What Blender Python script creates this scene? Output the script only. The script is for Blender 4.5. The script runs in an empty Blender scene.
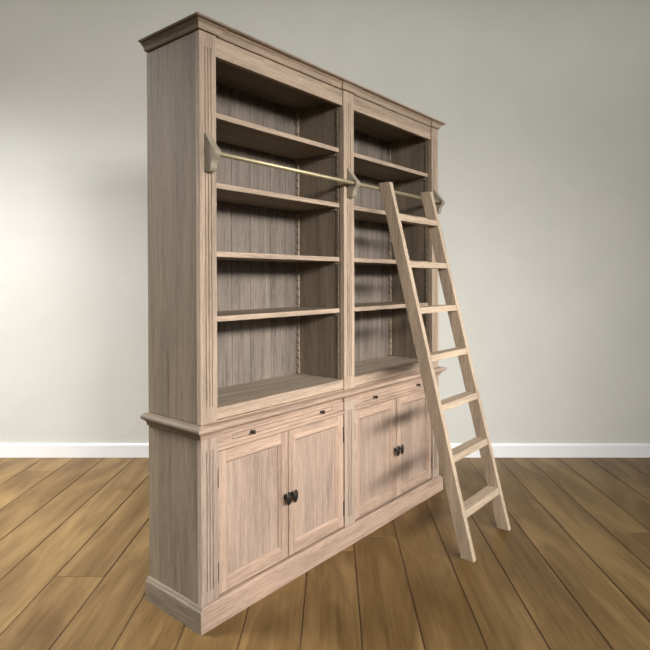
import bpy, bmesh, math, random
from mathutils import Vector
random.seed(4)
S = bpy.context.scene
COL = S.collection

# ------------------------------------------------------------------ camera
F_PX, CX, YH, CAM_H = 560.5, 331.6, 278.9, 1.35
cam = bpy.data.cameras.new('camera'); cam_o = bpy.data.objects.new('camera', cam)
COL.objects.link(cam_o); S.camera = cam_o
cam.sensor_width = 36.0; cam.sensor_fit = 'HORIZONTAL'
cam.lens = F_PX / 650 * 36.0
cam.shift_x = -(CX - 325) / 650
cam.shift_y = -(325 - YH) / 650
cam_o.location = (0, 0, CAM_H); cam_o.rotation_euler = (math.pi / 2, 0, 0)

# ------------------------------------------------------------------ world and lights
w = bpy.data.worlds.new('world'); S.world = w; w.use_nodes = True
bg = w.node_tree.nodes['Background']
bg.inputs[1].default_value = 0.72
wn, wl = w.node_tree.nodes, w.node_tree.links          # pale surroundings above the horizon, dark ground below it
wt = wn.new('ShaderNodeTexCoord'); ws = wn.new('ShaderNodeSeparateXYZ'); wl.new(wt.outputs['Generated'], ws.inputs[0])
wr = wn.new('ShaderNodeValToRGB'); wl.new(ws.outputs[2], wr.inputs[0])
wr.color_ramp.elements[0].color = (0.10, 0.085, 0.07, 1); wr.color_ramp.elements[0].position = 0.0
wr.color_ramp.elements[1].color = (0.95, 0.98, 1.0, 1); wr.color_ramp.elements[1].position = 0.05
wl.new(wr.outputs[0], bg.inputs[0])

def area(name, loc, target, size, power, colour, spread=180, size_y=None):
    l = bpy.data.lights.new(name, 'AREA'); o = bpy.data.objects.new(name, l); COL.objects.link(o)
    l.energy = power; l.color = colour; l.size = size; l.spread = math.radians(spread)
    if size_y: l.shape = 'RECTANGLE'; l.size_y = size_y
    o.location = loc
    o.rotation_euler = (Vector(target) - Vector(loc)).to_track_quat('-Z', 'Y').to_euler()
    return o
area('key_light', (3.6, 0.55, 2.45), (0.1, 2.7, 0.8), 2.4, 22, (1.0, 0.95, 0.89), 58, 0.4)
area('soft_front_light', (3.1, -2.2, 2.9), (0.4, 3.0, 1.0), 3.0, 42, (1.0, 0.96, 0.91), 55, 0.8)
area('left_fill_light', (-3.6, 2.6, 3.2), (-1.95, 3.05, 0.0), 1.3, 98, (1.0, 0.98, 0.96), 98)  # unseen area light standing in for a window, brightens the left floor and wall

area('upper_wall_fill', (0.2, 3.0, 3.75), (0.2, 4.25, 3.0), 8.5, 21, (1.0, 0.99, 0.94), 120, 0.3)  # added fill with no fitting behind it, lifts the top of the wall

S.view_settings.view_transform = 'Standard'; S.view_settings.look = 'None'
S.view_settings.gamma = 1; S.view_settings.use_curve_mapping = False
S.view_settings.exposure = 0.0

# ------------------------------------------------------------------ materials
def newmat(name):
    m = bpy.data.materials.new(name); m.use_nodes = True
    nt = m.node_tree; return m, nt, nt.nodes, nt.links, nt.nodes['Principled BSDF']

def wood(name, dark, mid, light, axis, rough=0.6, fine=1.0):
    """open grained oak; the grain runs along axis 0, 1 or 2 of the object"""
    m, nt, N, L, b = newmat(name)
    tc = N.new('ShaderNodeTexCoord')
    def mp(sc_across, sc_along):
        v = N.new('ShaderNodeMapping'); s = [sc_across] * 3; s[axis] = sc_along
        v.inputs['Scale'].default_value = s; L.new(tc.outputs['Object'], v.inputs[0]); return v
    def noise(v, scale, det, rgh=0.6, dist=0.0):
        n = N.new('ShaderNodeTexNoise'); n.inputs['Scale'].default_value = scale
        n.inputs['Detail'].default_value = det; n.inputs['Roughness'].default_value = rgh
        n.inputs['Distortion'].default_value = dist; L.new(v.outputs[0], n.inputs['Vector']); return n
    n1 = noise(mp(14, 0.8), 1.0, 3, 0.5, 1.2)      # broad cathedral bands
    n2 = noise(mp(230, 5.0), 1.0, 3, 0.7, 0.2)          # fibres
    n3 = noise(mp(420, 22.0), 1.0, 2, 0.6)         # pores
    a = N.new('ShaderNodeMath'); a.operation = 'MULTIPLY_ADD'
    L.new(n2.outputs['Fac'], a.inputs[0]); a.inputs[1].default_value = 0.95 * fine
    n1s = N.new('ShaderNodeMath'); n1s.operation = 'MULTIPLY'; n1s.inputs[1].default_value = 0.7; L.new(n1.outputs['Fac'], n1s.inputs[0]); L.new(n1s.outputs[0], a.inputs[2])
    a2 = N.new('ShaderNodeMath'); a2.operation = 'MULTIPLY_ADD'
    L.new(n3.outputs['Fac'], a2.inputs[0]); a2.inputs[1].default_value = 0.6 * fine
    L.new(a.outputs[0], a2.inputs[2])
    mr = N.new('ShaderNodeMapRange'); mr.inputs[1].default_value = 0.35 + 0.53 * fine
    mr.inputs[2].default_value = 0.35 + 1.02 * fine
    L.new(a2.outputs[0], mr.inputs[0])
    r = N.new('ShaderNodeValToRGB'); e = r.color_ramp.elements
    e[0].color = (*dark, 1); e[1].color = (*light, 1)
    x = e.new(0.5); x.color = (*mid, 1)
    L.new(mr.outputs[0], r.inputs[0]); L.new(r.outputs[0], b.inputs['Base Color'])
    b.inputs['Roughness'].default_value = rough
    b.inputs['Specular IOR Level'].default_value = 0.3
    bp = N.new('ShaderNodeBump'); bp.inputs['Strength'].default_value = 0.25; bp.inputs['Distance'].default_value = 0.001
    L.new(a2.outputs[0], bp.inputs['Height']); L.new(bp.outputs[0], b.inputs['Normal'])
    return m

def tones(c, k=0.22):
    return tuple(v * (1 - k * 1.3) for v in c), c, tuple(min(1, v * (1 + k)) for v in c)

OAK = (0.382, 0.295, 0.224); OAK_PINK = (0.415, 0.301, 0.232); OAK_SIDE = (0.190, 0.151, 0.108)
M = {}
for n, c in (('oak', OAK), ('oak_pink', OAK_PINK), ('oak_side', OAK_SIDE), ('oak_back', (0.185, 0.155, 0.13)), ('oak_ladder', (0.40, 0.315, 0.232)), ('oak_board', (0.235, 0.187, 0.137)), ('oak_pale', (0.365, 0.286, 0.232)), ('oak_deck', (0.33, 0.27, 0.21))):  # back and shelf boards: shade of the bays put into the wood colour
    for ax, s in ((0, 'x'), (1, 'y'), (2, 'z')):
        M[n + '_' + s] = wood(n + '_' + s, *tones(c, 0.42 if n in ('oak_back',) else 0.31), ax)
M['panel'] = wood('door_panel_veneer', *tones((0.36, 0.272, 0.218), 0.30), 2)

m, nt, N, L, b = newmat('brass'); b.inputs['Base Color'].default_value = (0.44, 0.385, 0.245, 1)
b.inputs['Metallic'].default_value = 0.6; b.inputs['Roughness'].default_value = 0.42; M['brass'] = m
m, nt, N, L, b = newmat('dark_bronze'); b.inputs['Base Color'].default_value = (0.06, 0.05, 0.045, 1)
b.inputs['Metallic'].default_value = 0.8; b.inputs['Roughness'].default_value = 0.32; M['bronze'] = m
m, nt, N, L, b = newmat('bracket_paint'); b.inputs['Roughness'].default_value = 0.6
n = N.new('ShaderNodeTexNoise'); n.inputs['Scale'].default_value = 60; r = N.new('ShaderNodeValToRGB')
r.color_ramp.elements[0].color = (0.24, 0.21, 0.155, 1); r.color_ramp.elements[1].color = (0.33, 0.29, 0.22, 1)
L.new(n.outputs['Fac'], r.inputs[0]); L.new(r.outputs[0], b.inputs['Base Color']); M['bracket'] = m
m, nt, N, L, b = newmat('white_trim'); b.inputs['Base Color'].default_value = (0.80, 0.82, 0.84, 1)
b.inputs['Roughness'].default_value = 0.4; M['trim'] = m

# plaster
m, nt, N, L, b = newmat('wall_plaster'); b.inputs['Roughness'].default_value = 0.85
tc = N.new('ShaderNodeTexCoord')
n = N.new('ShaderNodeTexNoise'); n.inputs['Scale'].default_value = 1.6; n.inputs['Detail'].default_value = 8; n.inputs['Roughness'].default_value = 0.62
L.new(tc.outputs['Object'], n.inputs['Vector'])
r = N.new('ShaderNodeValToRGB'); r.color_ramp.elements[0].position = 0.3; r.color_ramp.elements[1].position = 0.7
r.color_ramp.elements[0].color = (0.55, 0.555, 0.52, 1); r.color_ramp.elements[1].color = (0.60, 0.60, 0.57, 1)
L.new(n.outputs['Fac'], r.inputs[0]); L.new(r.outputs[0], b.inputs['Base Color'])
n2 = N.new('ShaderNodeTexNoise'); n2.inputs['Scale'].default_value = 9; n2.inputs['Detail'].default_value = 6
L.new(tc.outputs['Object'], n2.inputs['Vector'])
bp = N.new('ShaderNodeBump'); bp.inputs['Strength'].default_value = 0.2; bp.inputs['Distance'].default_value = 0.01
L.new(n2.outputs['Fac'], bp.inputs['Height']); L.new(bp.outputs[0], b.inputs['Normal']); M['wall'] = m

m, nt, N, L, b = newmat('ceiling_paint'); b.inputs['Base Color'].default_value = (0.6, 0.6, 0.56, 1); b.inputs['Roughness'].default_value = 0.9; M['ceiling'] = m
# floor boards
PW, PX0 = 0.228, -0.344
m, nt, N, L, b = newmat('floor_oak')
tc = N.new('ShaderNodeTexCoord'); sep = N.new('ShaderNodeSeparateXYZ'); L.new(tc.outputs['Object'], sep.inputs[0])
at = N.new('ShaderNodeAttribute'); at.attribute_name = 'board'     # one random number per board
cmb = N.new('ShaderNodeCombineXYZ')
L.new(sep.outputs[0], cmb.inputs[0]); L.new(sep.outputs[1], cmb.inputs[1])
mul = N.new('ShaderNodeMath'); mul.operation = 'MULTIPLY'; mul.inputs[1].default_value = 40
L.new(at.outputs['Fac'], mul.inputs[0]); L.new(mul.outputs[0], cmb.inputs[2])
def fn(sx, sy, det, dist, rg=0.6):
    mp = N.new('ShaderNodeMapping'); mp.inputs['Scale'].default_value = (sx, sy, 1)
    L.new(cmb.outputs[0], mp.inputs[0]); n = N.new('ShaderNodeTexNoise'); n.inputs['Scale'].default_value = 1
    n.inputs['Detail'].default_value = det; n.inputs['Distortion'].default_value = dist; n.inputs['Roughness'].default_value = rg
    L.new(mp.outputs[0], n.inputs['Vector']); return n
a1 = fn(4.5, 0.9, 5, 1.2); a2 = fn(70, 2.5, 4, 0.4); a3 = fn(2.2, 1.3, 2, 0.3)
s1 = N.new('ShaderNodeMath'); s1.operation = 'MULTIPLY_ADD'; s1.inputs[1].default_value = 0.35
L.new(a2.outputs['Fac'], s1.inputs[0]); L.new(a1.outputs['Fac'], s1.inputs[2])
s2 = N.new('ShaderNodeMath'); s2.operation = 'MULTIPLY_ADD'; s2.inputs[1].default_value = 0.06
L.new(at.outputs['Fac'], s2.inputs[0]); L.new(s1.outputs[0], s2.inputs[2])
r = N.new('ShaderNodeValToRGB'); e = r.color_ramp.elements
e[0].position = 0.5; e[0].color = (0.105, 0.058, 0.018, 1); e[1].position = 0.92; e[1].color = (0.255, 0.165, 0.066, 1)
x = e.new(0.7); x.color = (0.165, 0.10, 0.037, 1)
L.new(s2.outputs[0], r.inputs[0])
# knots
v = N.new('ShaderNodeTexVoronoi'); v.inputs['Scale'].default_value = 1
mp = N.new('ShaderNodeMapping'); mp.inputs['Scale'].default_value = (3.2, 1.3, 1); L.new(cmb.outputs[0], mp.inputs[0]); L.new(mp.outputs[0], v.inputs['Vector'])
kr = N.new('ShaderNodeMapRange'); kr.inputs[1].default_value = 0.03; kr.inputs[2].default_value = 0.16
kr.inputs[3].default_value = 0.5; kr.inputs[4].default_value = 0.0; L.new(v.outputs['Distance'], kr.inputs[0])
mx = N.new('ShaderNodeMixRGB'); mx.blend_type = 'MIX'; mx.inputs[2].default_value = (0.10, 0.055, 0.025, 1)
L.new(kr.outputs[0], mx.inputs[0]); L.new(r.outputs[0], mx.inputs[1])
L.new(mx.outputs[0], b.inputs['Base Color'])
b.inputs['Roughness'].default_value = 0.45; b.inputs['Specular IOR Level'].default_value = 0.2
bp = N.new('ShaderNodeBump'); bp.inputs['Strength'].default_value = 0.15; bp.inputs['Distance'].default_value = 0.002
L.new(s1.outputs[0], bp.inputs['Height']); L.new(bp.outputs[0], b.inputs['Normal']); M['floor'] = m
m, nt, N, L, b = newmat('floor_joint'); b.inputs['Base Color'].default_value = (0.07, 0.038, 0.016, 1); M['joint'] = m

# ------------------------------------------------------------------ mesh helpers
class MB:
    def __init__(s): s.bm = bmesh.new()
    def _merge(s, t, mi):
        for f in t.faces: f.material_index = mi
        me = bpy.data.meshes.new('t'); t.to_mesh(me); t.free()
        n0 = len(s.bm.faces); s.bm.from_mesh(me); bpy.data.meshes.remove(me)
    def box(s, x0, x1, y0, y1, z0, z1, bev=0.0012, mi=0):
        t = bmesh.new(); bmesh.ops.create_cube(t, size=1)
        for v in t.verts:
            v.co = ((x0 + x1) / 2 + v.co.x * (x1 - x0), (y0 + y1) / 2 + v.co.y * (y1 - y0), (z0 + z1) / 2 + v.co.z * (z1 - z0))
        if bev: bmesh.ops.bevel(t, geom=t.edges[:], offset=bev, segments=2, affect='EDGES', profile=0.5)
        s._merge(t, mi); return s
    def prism(s, pts, axis, a0, a1, bev=0.0, mi=0):
        """closed polygon pts extruded along axis; pts give the other two coordinates in x,y,z order"""
        t = bmesh.new()
        def mk(p, a):
            c = list(p); c.insert(axis, a); return t.verts.new(c)
        A = [mk(p, a0) for p in pts]; B = [mk(p, a1) for p in pts]; n = len(pts)
        t.faces.new(A); t.faces.new(B[::-1])
        for i in range(n): t.faces.new((A[i], B[i], B[(i + 1) % n], A[(i + 1) % n]))
        bmesh.ops.recalc_face_normals(t, faces=t.faces[:])
        if bev: bmesh.ops.bevel(t, geom=t.edges[:], offset=bev, segments=2, affect='EDGES', profile=0.5)
        s._merge(t, mi); return s
    def sweep(s, path, prof, mi_of=None):
        """profile (out, z) swept along an axis aligned open path (u, d), outside on the left hand side as walked"""
        t = bmesh.new(); n = len(path); rings = []
        def nrm(a, b):
            dx, dy = b[0] - a[0], b[1] - a[1]; l = math.hypot(dx, dy); return (dy / l, -dx / l)
        for i, p in enumerate(path):
            if i == 0: o = nrm(p, path[1])
            elif i == n - 1: o = nrm(path[i - 1], p)
            else:
                a, b = nrm(path[i - 1], p), nrm(p, path[i + 1]); o = (a[0] + b[0], a[1] + b[1])
            rings.append([t.verts.new((p[0] + q * o[0], p[1] + q * o[1], z)) for q, z in prof])
        k = len(prof)
        for i in range(n - 1):
            for j in range(k):
                f = t.faces.new((rings[i][j], rings[i + 1][j], rings[i + 1][(j + 1) % k], rings[i][(j + 1) % k]))
                f.material_index = 1 if abs(path[i][0] - path[i + 1][0]) < 1e-6 and abs(path[i][1] - path[i + 1][1]) > 0.1 else 0
        t.faces.new(rings[0]); t.faces.new(rings[-1][::-1])
        bmesh.ops.recalc_face_normals(t, faces=t.faces[:])
        me = bpy.data.meshes.new('t'); t.to_mesh(me); t.free(); s.bm.from_mesh(me); bpy.data.meshes.remove(me)
        return s
    def lathe(s, prof, origin, axis='y', seg=20, sx=1.0, sz=1.0, mi=0):
        """profile (radius, distance) turned about the -y direction, oval when sx, sz differ"""
        t = bmesh.new(); rings = []
        for r_, h in prof:
            if axis == 'y':
                rings.append([t.verts.new((origin[0] + sx * r_ * math.cos(2 * math.pi * i / seg), origin[1] - h, origin[2] + sz * r_ * math.sin(2 * math.pi * i / seg))) for i in range(seg)])
            elif axis == 'z':
                rings.append([t.verts.new((origin[0] + r_ * math.cos(2 * math.pi * i / seg), origin[1] + r_ * math.sin(2 * math.pi * i / seg), origin[2] + h)) for i in range(seg)])
            else:
                rings.append([t.verts.new((origin[0] + h, origin[1] + r_ * math.cos(2 * math.pi * i / seg), origin[2] + r_ * math.sin(2 * math.pi * i / seg))) for i in range(seg)])
        for a, b in zip(rings, rings[1:]):
            for i in range(seg): t.faces.new((a[i], a[(i + 1) % seg], b[(i + 1) % seg], b[i]))
        t.faces.new(rings[0]); t.faces.new(rings[-1])
        bmesh.ops.recalc_face_normals(t, faces=t.faces[:])
        for f in t.faces: f.smooth = len(f.verts) == 4
        s._merge(t, mi); return s
    def build(s, name, mats, parent=None, label=None):
        if parent:                                     # the tall piece leans a few millimetres to the left at the top
            for v in s.bm.verts: v.co.x -= (0.010 if 'ladder' in parent.name else 0.006) * (v.co.z - 0.95)
        me = bpy.data.meshes.new(name); s.bm.to_mesh(me); s.bm.free()
        for q in (mats if isinstance(mats, (list, tuple)) else [mats]): me.materials.append(M[q])
        o = bpy.data.objects.new(name, me); COL.objects.link(o)
        if parent: o.parent = parent
        if label: o['label'] = label
        return o

def thing(name, loc, rz, label, cat):
    o = bpy.data.objects.new(name, None); COL.objects.link(o); o.location = loc; o.rotation_euler = (0, 0, rz)
    o['label'] = label; o['category'] = cat; o.empty_display_size = 0.2
    return o

# ------------------------------------------------------------------ the room
WALL_Y = 4.25
o = MB().box(-7, 7, WALL_Y, WALL_Y + 0.15, -0.02, 4.2, 0).build('wall_back', 'wall'); o['kind'] = 'structure'
prof = [(-7, 0)]
o = MB().box(-7, 7, -3, WALL_Y + 0.15, 3.85, 3.95, 0).build('ceiling', 'ceiling'); o['kind'] = 'structure'
mb = MB().prism([(WALL_Y - 0.0005, 0.0), (WALL_Y - 0.016, 0.0), (WALL_Y - 0.016, 0.092), (WALL_Y - 0.013, 0.1), (WALL_Y - 0.008, 0.103), (WALL_Y - 0.0005, 0.104)], 0, -7, 7)
o = mb.build('baseboard_back', 'trim'); o['kind'] = 'structure'

def make_floor():
    bm = bmesh.new(); lay = bm.faces.layers.float.new('board')
    X0, X1, Y0, Y1 = -5.5, 5.5, -3.0, WALL_Y + 0.1
    g, c, dep = 0.0020, 0.0030, 0.0035
    # the bed under the boards
    vs = [bm.verts.new(p) for p in ((X0, Y0, -dep), (X1, Y0, -dep), (X1, Y1, -dep), (X0, Y1, -dep))]
    f = bm.faces.new(vs); f.material_index = 1
    vs2 = [bm.verts.new((v.co.x, v.co.y, -0.05)) for v in vs]
    f = bm.faces.new(vs2[::-1]); f.material_index = 1
    for i in range(4):
        f = bm.faces.new((vs[i], vs2[i], vs2[(i + 1) % 4], vs[(i + 1) % 4])); f.material_index = 1
    k0 = int((X0 - PX0) / PW) - 1
    for k in range(k0, k0 + int((X1 - X0) / PW) + 3):
        xa = PX0 + k * PW; xb = xa + PW
        if xa < X0 or xb > X1: continue
        y = Y0 - random.uniform(0.2, 3.4)
        while y < Y1:
            ye = y + random.uniform(3.4, 5.0)
            ya, yb = max(y, Y0), min(ye, Y1); y = ye
            if yb - ya < 0.05: continue
            rnd = random.random()
            def ring(ins, z, ge=0.0004):
                return [bm.verts.new(p) for p in ((xa + ins, ya + ge + ins * .4, z), (xb - ins, ya + ge + ins * .4, z), (xb - ins, yb - ge - ins * .4, z), (xa + ins, yb - ge - ins * .4, z))]
            lo, hi = ring(g, -dep), ring(g + c, 0.0)
            f = bm.faces.new(hi); f[lay] = rnd
            for i in range(4):
                f = bm.faces.new((lo[i], lo[(i + 1) % 4], hi[(i + 1) % 4], hi[i])); f[lay] = rnd
    me = bpy.data.meshes.new('floor'); bm.to_mesh(me); bm.free()
    me.materials.append(M['floor']); me.materials.append(M['joint'])
    o = bpy.data.objects.new('floor', me); COL.objects.link(o); o['kind'] = 'structure'
make_floor()

# ------------------------------------------------------------------ the bookcase (u along the front, d back, z up)
YAW, BX, BY = 0.8832, -0.5003, 2.1429
Wd, Dp = 1.865, 0.357
bc = thing('bookcase', (BX, BY, 0), YAW, 'tall bleached oak bookcase with open shelves above cupboard doors, brass ladder rail across its front', 'bookcase')
BAYS = [(0.08, 0.89), (0.975, 1.785)]
PIL = [(0.0, 0.08), (0.89, 0.975), (1.785, Wd)]

def pilaster(u0, u1, z0, z1, f0, f1, mat):
    c = (u0 + u1) / 2; b = MB(); dp = 0.024
    b.box(u0, u1, 0.0, dp, z0, f0, 0.0006); b.box(u0, u1, 0.0, dp, f1, z1, 0.0006)
    pts = [(u0, 0.0)]
    for k in (-1, 0, 1):
        x = c + k * 0.0145
        pts += [(x - 0.0035, 0.0), (x - 0.0022, 0.0042), (x + 0.0022, 0.0042), (x + 0.0035, 0.0)]
    pts += [(u1, 0.0), (u1, dp), (u0, dp)]
    b.prism(pts, 2, f0, f1)
    return b.build('pilaster', mat, bc)
for i, (a, c) in enumerate(PIL):
    pilaster(a, c, 0.789, 2.3015, 0.852, 2.245, 'oak_z')
    pilaster(a, c, 0.0885, 0.732, 0.14, 0.682, 'oak_pale_z')
# side walls, with the seam of the front lipping
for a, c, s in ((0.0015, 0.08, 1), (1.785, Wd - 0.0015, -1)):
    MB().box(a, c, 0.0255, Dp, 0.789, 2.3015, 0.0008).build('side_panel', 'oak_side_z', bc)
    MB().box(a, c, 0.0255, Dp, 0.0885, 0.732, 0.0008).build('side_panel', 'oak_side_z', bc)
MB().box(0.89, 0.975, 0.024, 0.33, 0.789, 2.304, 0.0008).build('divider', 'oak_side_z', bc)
# back boards with V joints, one mesh per bay
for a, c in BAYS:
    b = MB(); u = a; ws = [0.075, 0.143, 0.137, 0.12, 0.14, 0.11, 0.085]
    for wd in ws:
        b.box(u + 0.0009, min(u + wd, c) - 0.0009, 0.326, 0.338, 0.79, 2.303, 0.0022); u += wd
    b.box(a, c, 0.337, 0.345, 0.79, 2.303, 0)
    b.build('back_panel', 'oak_shaded_back_z', bc)  # boards darkened to paint in the shade inside the bay
# header rails, deck boards, lower rails
for a, c in BAYS:
    b = MB().box(a, c, 0.008, 0.028, 2.226, 2.3015, 0.001); b.box(a, c, 0.0055, 0.03, 2.224, 2.232, 0.002)
    b.build('header_rail', 'oak_x', bc)
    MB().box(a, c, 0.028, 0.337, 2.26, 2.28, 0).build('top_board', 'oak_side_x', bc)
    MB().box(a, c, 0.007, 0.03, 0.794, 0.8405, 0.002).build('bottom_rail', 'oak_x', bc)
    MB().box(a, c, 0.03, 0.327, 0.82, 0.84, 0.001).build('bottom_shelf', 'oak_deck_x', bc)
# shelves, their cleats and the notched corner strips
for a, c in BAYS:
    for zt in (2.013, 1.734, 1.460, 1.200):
        sh = MB().box(a + 0.001, c - 0.001, 0.036, 0.322, zt - 0.0215, zt, 0).build('shelf', 'oak_board_x', bc)  # darker veneer, its tone lowered further for the shade under the shelf
        MB().box(a + 0.001, c - 0.001, 0.027, 0.0365, zt - 0.022, zt + 0.0003, 0.0025).build('shelf_edging', 'oak_x', sh)
        for x0, x1 in ((a, a + 0.009), (c - 0.009, c)):
            MB().box(x0, x1, 0.046, 0.305, zt - 0.038, zt - 0.0218, 0.001).build('shelf_cleat', 'oak_side_y', bc)
    for x0, x1, sg in ((a, a + 0.012, 1), (c - 0.012, c, -1)):
        for d0, d1, th in ((0.034, 0.044, 0.006), (0.304, 0.3255, 0.012)):
            b = MB(); z = 0.841
            pts = []
            back, fr = (x0, x0 + th) if sg > 0 else (x1, x1 - th)
            pts.append((back, z)); nst = 34; st = (2.255 - z) / nst
            for k in range(nst):
                zz = z + k * st
                pts += [(fr, zz + 0.006), (fr, zz + st - 0.012), (back + (fr - back) * 0.3, zz + st - 0.006)]
            pts.append((back, 2.255))
            b.prism([(p[0], p[1]) for p in pts], 1, d0, d1)
            b.build('shelf_support_strip', 'oak_deck_z' if th > 0.01 else 'oak_side_z', bc)

# mouldings; the outline breaks forward over the pilasters
R_ = 0.010
steps = [(Wd, Dp), (Wd, 0), (1.779, 0), (1.779, R_), (0.981, R_), (0.981, 0), (0.884, 0), (0.884, R_), (0.086, R_), (0.086, 0), (0, 0), (0, Dp)]
steps = steps[::-1]
straight = [(0, Dp), (0, 0), (Wd, 0), (Wd, Dp)]
b = MB().sweep(steps, [(-0.03, 2.3045), (0.005, 2.3045), (0.0085, 2.306), (0.0095, 2.3095), (0.0115, 2.311), (0.0125, 2.316), (0.016, 2.3225), (0.021, 2.3275), (0.0265, 2.3305), (0.0265, 2.3325), (-0.03, 2.3325)])
b.sweep(straight, [(-0.03, 2.3355), (0.033, 2.3355), (0.0375, 2.338), (0.0385, 2.341), (0.0365, 2.3445), (0.033, 2.3455), (-0.03, 2.3455)])
b.sweep(straight, [(-0.03, 2.3320), (0.016, 2.3320), (0.016, 2.3360), (-0.03, 2.3360)])
b.box(0.006, Wd - 0.006, 0.014, Dp - 0.004, 2.298, 2.3445, 0)
b.build('crown_moulding', ['oak_x', 'oak_side_y'], bc)
b = MB().sweep(steps, [(-0.03, 0.732), (0.003, 0.732), (0.006, 0.7345), (0.0075, 0.741), (0.011, 0.749), (0.017, 0.755), (0.023, 0.758), (0.0245, 0.7595), (0.0245, 0.7635), (-0.03, 0.7635)])
b.sweep(straight, [(-0.03, 0.763), (0.031, 0.763), (0.036, 0.767), (0.038, 0.773), (0.0365, 0.779), (0.031, 0.784), (0.02, 0.7865), (-0.03, 0.7865)])
b.box(0.02, Wd - 0.02, 0.02, Dp, 0.732, 0.7865, 0); b.box(0.006, Wd - 0.006, 0.006, Dp - 0.006, 0.786, 0.7895, 0)
b.build('waist_moulding', ['oak_pink_x', 'oak_side_y'], bc)
b = MB().sweep([(0, Dp), (0, 0), (Wd, 0), (Wd, Dp)], [(-0.03, 0.0), (0.0185, 0.0), (0.0185, 0.078), (0.0175, 0.0815), (0.013, 0.0835), (0.0105, 0.0865), (0.0085, 0.0915), (0.004, 0.094), (-0.03, 0.094)])
b.build('plinth', ['oak_pink_x', 'oak_side_y'], bc)
# the body of the cupboards behind the doors
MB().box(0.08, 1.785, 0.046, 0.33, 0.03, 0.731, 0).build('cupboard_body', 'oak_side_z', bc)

for a, c in BAYS:
    t0, t1 = a + 0.083, a + 0.725; z0, z1 = 0.6985, 0.7205
    b = MB()
    b.box(a, c, 0.008, 0.03, z1, 0.733, 0.0006); b.box(a, c, 0.008, 0.03, 0.684, z0, 0.0006)
    b.box(a, t0, 0.008, 0.03, z0, z1, 0); b.box(t1, c, 0.008, 0.03, z0, z1, 0)
    b.box(a, c, 0.004, 0.03, 0.6685, 0.683, 0.0015)
    b.build('frieze_rail', 'oak_pink_x', bc)
    tr = MB().box(t0 + 0.0022, t1 - 0.0022, 0.0085, 0.0295, z0 + 0.0024, z1 - 0.0024, 0.0008).build('pull_out_tray', 'oak_pink_x', bc)
    for ku in (t0 + 0.102, t0 + 0.553):
        MB().lathe([(0.0065, 0), (0.0065, 0.002), (0.0035, 0.004), (0.0035, 0.009), (0.0075, 0.012), (0.0095, 0.016), (0.0088, 0.021), (0.005, 0.0245), (0.001, 0.0255)], (ku, 0.0085, 0.7095)).build('knob', 'bronze', tr, 'small round dark metal knob')
    mid = (a + c) / 2
    for u0, u1, hin in ((a + 0.005, mid - 0.0022, 0), (mid + 0.0022, c - 0.005, 1)):
        zb, zt = 0.1, 0.6655; sw, rw = 0.042, 0.048
        b = MB()
        b.box(u0, u0 + sw - 0.0004, 0.005, 0.026, zb, zt, 0.0016, 0); b.box(u1 - sw + 0.0004, u1, 0.005, 0.026, zb, zt, 0.0016, 0)
        b.box(u0 + sw, u1 - sw, 0.0055, 0.026, zb, zb + rw, 0.0008, 1); b.box(u0 + sw, u1 - sw, 0.0055, 0.026, zt - rw, zt, 0.0008, 1)
        # bead around the panel
        iu0, iu1, iz0, iz1 = u0 + sw, u1 - sw, zb + rw, zt - rw; q = 0.009
        b.prism([(iu0, 0.008), (iu0 + q, 0.0165), (iu0 + q, 0.022), (iu0, 0.022)], 2, iz0, iz1, 0, 0)
        b.prism([(iu1, 0.008), (iu1 - q, 0.0165), (iu1 - q, 0.022), (iu1, 0.022)], 2, iz0, iz1, 0, 0)
        b.prism([(0.008, iz0), (0.0165, iz0 + q), (0.022, iz0 + q), (0.022, iz0)], 0, iu0, iu1, 0, 1)
        b.prism([(0.008, iz1), (0.0165, iz1 - q), (0.022, iz1 - q), (0.022, iz1)], 0, iu0, iu1, 0, 1)
        dr = b.build('door', ['oak_pink_z', 'oak_pink_x'], bc)
        MB().box(iu0 + 0.001, iu1 - 0.001, 0.0205, 0.025, iz0, iz1, 0).build('door_panel', 'panel', dr)
        ku = (u1 - 0.019) if hin == 0 else (u0 + 0.019)
        k = MB()
        k.lathe([(0.011, 0), (0.011, 0.002), (0.006, 0.0045), (0.005, 0.016), (0.007, 0.019)], (ku, 0.005, 0.375))
        k.lathe([(0.006, 0.018), (0.0125, 0.0195), (0.0165, 0.0225), (0.0165, 0.0245), (0.0135, 0.027), (0.0115, 0.0258), (0.009, 0.0275), (0.0065, 0.030), (0.001, 0.0312)], (ku, 0.005, 0.372), sx=1.0, sz=1.75, seg=28)
        k.build('knob', 'bronze', dr, 'oval dark bronze knob')
        hu = u0 - 0.0015 if hin == 0 else u1 + 0.0015
        for hz in (0.15, 0.525):
            MB().lathe([(0.004, 0), (0.0046, 0.002), (0.0046, 0.076), (0.004, 0.078)], (hu, 0.0062, hz), 'z', 10).build('hinge', 'bronze', dr)

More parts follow.
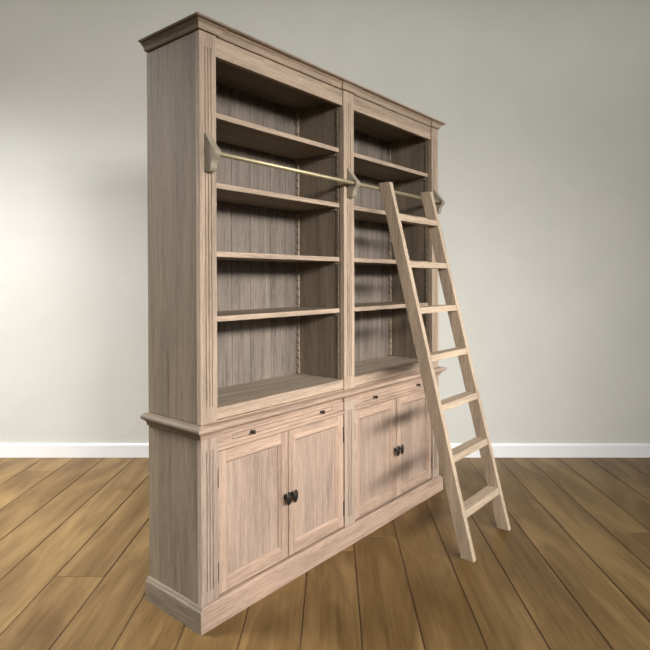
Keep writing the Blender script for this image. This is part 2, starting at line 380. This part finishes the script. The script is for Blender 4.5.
# rail brackets and the brass rail
RZ, RD = 1.832, -0.040
for uc in (0.040, 0.9345, 1.8265):
    pts = [(0.0, 1.913), (-0.006, 1.910), (-0.020, 1.887), (-0.040, 1.861), (-0.057, 1.843), (-0.062, 1.836), (-0.062, 1.827), (-0.055, 1.817), (-0.044, 1.806), (-0.038, 1.793), (-0.036, 1.775), (-0.028, 1.7635), (0.0, 1.762)]
    MB().prism(pts, 0, uc - 0.016, uc + 0.016, 0.002).build('rail_bracket', 'bracket', bc)
    if uc > 0.5:
        s = -0.0175
        MB().lathe([(0.0125, 0), (0.0135, 0.001), (0.0135, 0.003), (0.0125, 0.004)], (uc - 0.0195, RD, RZ), 'x').build('rail_collar', 'bronze', bc)
MB().lathe([(0.0095, 0), (0.0095, 1.776)], (0.0505, RD, RZ), 'x', 24).build('ladder_rail', 'brass', bc, 'aged brass rail')

# ------------------------------------------------------------------ the ladder
LU0, LU1, LT = 1.140, 1.570, 0.031
YC = (-0.545)
def wpt(u, d): return (BX + u * math.cos(YAW) - d * math.sin(YAW), BY + u * math.sin(YAW) + d * math.cos(YAW), 0)
UM = (LU0 + LU1 + LT) / 2
ld = thing('library_ladder', wpt(UM, YC), YAW, 'bleached oak library ladder with seven flat treads leaning against the brass rail', 'ladder')
ZT = 1.862
bb, bt, fb, ft = -0.510, -0.0440, -0.577, -0.1115      # back and front edges at the floor and at the top
def back(z): return bb + (bt - bb) * z / ZT - YC
def front(z): return fb + (ft - fb) * z / ZT - YC
for u in (LU0, LU1):
    MB().prism([(back(0), 0.0), (back(ZT), ZT), (front(ZT), ZT), (front(0), 0.0)], 0, u - UM, u + LT - UM, 0.0022).build('stile', 'oak_ladder_z', ld)
for zt in (1.688, 1.441, 1.203, 0.962, 0.719, 0.476, 0.220):
    h = 0.032
    MB().prism([(back(zt) - 0.004, zt), (front(zt) + 0.003, zt), (front(zt - h) + 0.003, zt - h), (back(zt - h) - 0.004, zt - h)], 0, LU0 + LT - UM, LU1 - UM, 0.0018).build('tread', 'oak_ladder_x', ld)
